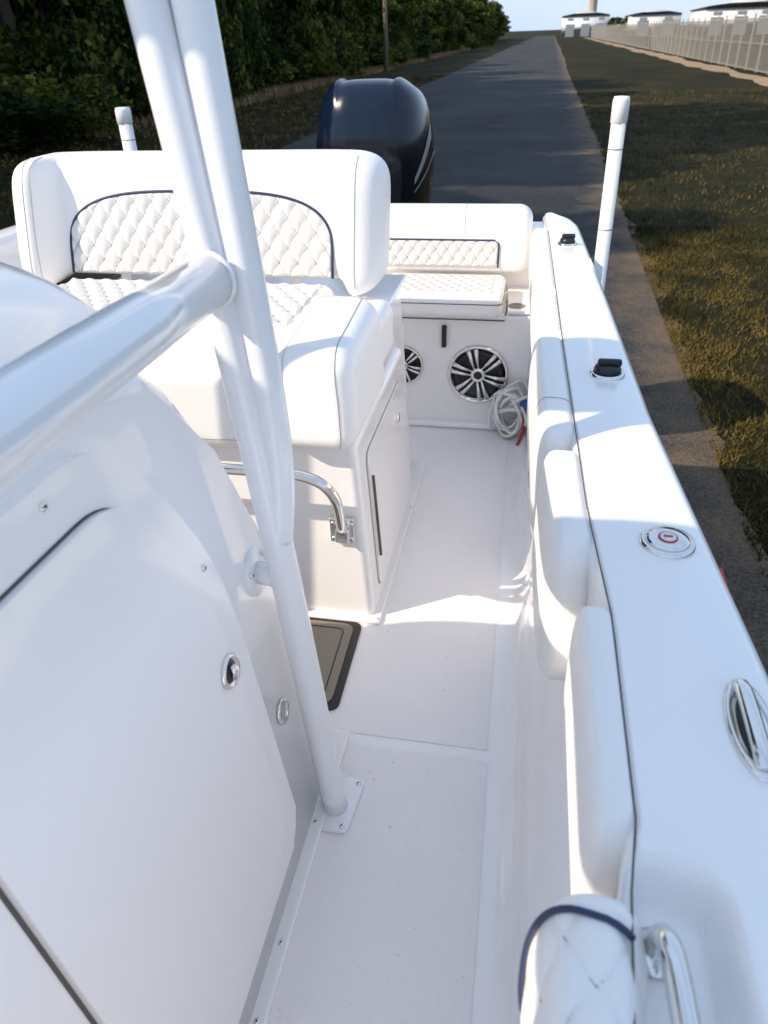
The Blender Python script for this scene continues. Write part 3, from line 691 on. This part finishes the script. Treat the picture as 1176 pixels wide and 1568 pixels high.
while y<330:
    st=2.8 if y<60 else (3.6 if y<140 else 6)
    s=random.uniform(.9,1.25)
    tall=1.95 if y<40 else (1.5 if y<70 else (1.1 if y<100 else .85))
    if y>45 and random.random()<.15: tall*=.6
    inst(random.choice(TM),-19+random.uniform(-1.6,1.2)+ (y>150)*1.5,y,s*(1.15 if y<40 else 1),s*random.uniform(.8,1.0)*tall,'tree')
    if y<100: inst(random.choice(TM),-25+random.uniform(-2,2),y+1.3,s*1.2,s*random.uniform(.9,1.15)*(1.4 if y<60 else .8),'tree')
    if 8<y<220:
        inst(random.choice(BM),-16.4+random.uniform(-1.2,1.8),y+random.uniform(-1,1),random.uniform(.7,1.6),random.uniform(.6,1.8),'shrub')
    if 8<y<120: inst(random.choice(BM),-18+random.uniform(-.7,.9),y+1.3+random.uniform(-1,1),random.uniform(1.1,1.6),random.uniform(1,1.6),'shrub')
    y+=st*random.uniform(.8,1.2)
for x,y_ in ((17.5,262),(20.0,268)): inst(TM[1],x,y_,.8,.5,'tree')
DRY=mat('dry_grass',(.26,.17,.08),.9,var=.3,vscale=6)
vv=blades(20000,-15.6,-13.2,24,150,.12,.4,.035,1); nT=len(vv)//3
me=bpy.data.meshes.new('dry_grass'); me.from_pydata([tuple(v) for v in vv],[],[(3*i,3*i+1,3*i+2) for i in range(nT)]); me.materials.append(DRY); me.update(); COL.objects.link(bpy.data.objects.new('dry_grass',me))
up=empty('utility_pole',(-13,69,GZ0))
WPOLE=mat('pole_wood',(.30,.22,.15),.85,var=.2)
lathe('pole',(-13,69,GZ0),(0,0,1),[(.19,0),(.13,10)],WPOLE,up,16)
rbox('crossarm',(-14.1,68.95,GZ0+9.2),(-11.9,69.05,GZ0+9.35),.01,WPOLE,up)
# ------------------------------------------------------------------ fence
WIRE=mat('fence_wire',(.42,.38,.32),.6,var=.1,vscale=.8)
fe=empty('chain_link_fence',(12,100,GZ0)); V=[];F=[]
def addbox(lo,hi):
    b=len(V); 
    for z in (lo[2],hi[2]):
        for x,y_ in ((lo[0],lo[1]),(hi[0],lo[1]),(hi[0],hi[1]),(lo[0],hi[1])): V.append((x,y_,z))
    F.extend([(b,b+3,b+2,b+1),(b+4,b+5,b+6,b+7),(b,b+1,b+5,b+4),(b+1,b+2,b+6,b+5),(b+2,b+3,b+7,b+6),(b+3,b,b+4,b+7)])
def diag(y0,sgn):
    b=len(V); t=.014
    V.extend([(11.96,y0,GZ0+.05),(11.96,y0+t,GZ0+.05),(11.96,y0+sgn*2.65+t,GZ0+2.7),(11.96,y0+sgn*2.65,GZ0+2.7)]); F.append((b,b+1,b+2,b+3))
    b=len(V)
    V.extend([(11.955,y0,GZ0+.05),(11.969,y0,GZ0+.05),(11.969,y0+sgn*2.65,GZ0+2.7),(11.955,y0+sgn*2.65,GZ0+2.7)]); F.append((b,b+1,b+2,b+3))
y=36
while y<280:
    diag(y,1); diag(y+2.65,-1); y+=.22 if y<110 else .5
obj('wire_mesh',V,F,WIRE,fe,smooth=False); V=[];F=[]
for y in np.arange(36,282,3.0):
    addbox((11.98,y,GZ0),(12.08,y+.1,GZ0+2.95))
for z in (.08,1.4,2.66): addbox((11.976,36,GZ0+z),(12.03,281,GZ0+z+.06))
obj('posts_and_rails',V,F,WIRE,fe,smooth=False)
DIRT=mat('dirt_path',(.30,.20,.11),.95,var=.3,vscale=.6)
V=[];F=[]; yd=list(np.arange(36,282,1.0)); j1=j2=0
for i,y in enumerate(yd):
    j1=.8*j1+random.uniform(-.25,.25); j2=.8*j2+random.uniform(-.2,.2)
    V+=[(9.9+j1,y,GZ0+.004),(11.4+j2,y,GZ0+.004)]
for i in range(len(yd)-1): F.append((2*i,2*i+1,2*i+3,2*i+2))
obj('dirt_path',V,F,DIRT,smooth=False)
# ------------------------------------------------------------------ buildings
WALL=mat('warehouse_wall_white',(.72,.72,.72),.6,var=.04); ROOF=mat('warehouse_roof',(.6,.62,.65),.5); WIN=mat('warehouse_door_grey',(.28,.3,.33),.4); TAN=mat('concrete_tan',(.55,.46,.33),.8)
def ware(x0,x1,y0,y1,h):
    e=empty('warehouse',((x0+x1)/2,y0,GZ0))
    rbox('walls',(x0,y0,GZ0),(x1,y1,GZ0+h),0,WALL,e)
    prism('roof',[(x0-.4,y0-.4,GZ0+h),((x0+x1)/2,y0-.4,GZ0+h+(x1-x0)*.09),(x1+.4,y0-.4,GZ0+h)],(0,y1-y0+.8,0),0,ROOF,e)
    k=int((x1-x0)//5)
    for i in range(k):
        xx=x0+(i+.5)*(x1-x0)/k; rbox('roller_door_%d'%i,(xx-1.5,y0-.06,GZ0+.02),(xx+1.5,y0-.01,GZ0+3.8),0,WIN,e)
        rbox('window_%d'%i,(xx-1,y0-.06,GZ0+h-1.4),(xx+1,y0-.01,GZ0+h-.7),0,WIN,e)
ware(3.5,19.5,320,345,6.2); ware(21.5,35,258,280,5.2); ware(36,58,225,250,5.6); ware(60,90,230,260,5.2)
tw=empty('water_tower',(16.8,400,GZ0)); lathe('shaft',(16.8,400,GZ0),(0,0,1),[(2.2,0),(1.7,3),(1.7,17),(5,20),(6,23),(5,26),(.5,27.5)],TAN,tw,24)
# ------------------------------------------------------------------ light
EL=math.radians(38); AZ=math.radians(30)
sd=Vector((-math.cos(AZ)*math.cos(EL),-math.sin(AZ)*math.cos(EL),math.sin(EL)))
sl=bpy.data.lights.new('sun','SUN'); sl.energy=5; sl.angle=math.radians(.5); sl.color=(1,.87,.70)
so_=bpy.data.objects.new('sun',sl); so_.rotation_euler=sd.to_track_quat('Z','Y').to_euler(); COL.objects.link(so_)
w=bpy.data.worlds.new('World'); S.world=w; w.use_nodes=True; nt=w.node_tree
sk=nt.nodes.new('ShaderNodeTexSky'); sk.sky_type='NISHITA'; sk.sun_disc=False; sk.sun_elevation=EL
sk.sun_rotation=math.atan2(sd.x,sd.y); sk.air_density=1.0; sk.dust_density=.4; sk.ozone_density=1.5
# bluish haze mixed over the pale sky, added to brighten the shaded cockpit
tc=nt.nodes.new('ShaderNodeTexCoord'); mp=nt.nodes.new('ShaderNodeMapping'); mp.inputs['Scale'].default_value=(1,1,2.5)
nz=nt.nodes.new('ShaderNodeTexNoise'); nz.inputs['Scale'].default_value=2.2; nz.inputs['Detail'].default_value=8; nz.inputs['Distortion'].default_value=.6
nt.links.new(tc.outputs['Generated'],mp.inputs['Vector']); nt.links.new(mp.outputs[0],nz.inputs['Vector'])
mr=nt.nodes.new('ShaderNodeMapRange'); mr.inputs[1].default_value=.35; mr.inputs[2].default_value=.65; mr.inputs[3].default_value=.6; mr.inputs[4].default_value=.95
nt.links.new(nz.outputs['Fac'],mr.inputs[0])
mx=nt.nodes.new('ShaderNodeMix'); mx.data_type='RGBA'; mx.inputs[7].default_value=(4.2,5.5,7.6,1)
nt.links.new(mr.outputs[0],mx.inputs[0]); nt.links.new(sk.outputs[0],mx.inputs[6])
bg=nt.nodes['Background']; bg.inputs['Strength'].default_value=.15; nt.links.new(mx.outputs[2],bg.inputs['Color'])
# ------------------------------------------------------------------ camera
th=math.radians(32.8); ps=math.radians(11.86); ro=math.radians(2)
Fv=Vector((-math.sin(ps)*math.cos(th),math.cos(ps)*math.cos(th),-math.sin(th))); R0=Vector((math.cos(ps),math.sin(ps),0)); U0=R0.cross(Fv)
Rv=R0*math.cos(ro)-U0*math.sin(ro); Uv=R0*math.sin(ro)+U0*math.cos(ro)
cd=bpy.data.cameras.new('camera'); cam=bpy.data.objects.new('camera',cd); COL.objects.link(cam)
M=Matrix((Rv,Uv,-Fv)).transposed().to_4x4(); M.translation=Vector((0,0,1.5)); cam.matrix_world=M
cd.sensor_fit='VERTICAL'; cd.sensor_height=36; cd.lens=26; cd.clip_start=.02; cd.clip_end=6000
cd.dof.use_dof=True; cd.dof.focus_distance=1.9; cd.dof.aperture_fstop=5.6
S.camera=cam
S.view_settings.view_transform='Standard'; S.view_settings.look='None'; S.view_settings.exposure=0
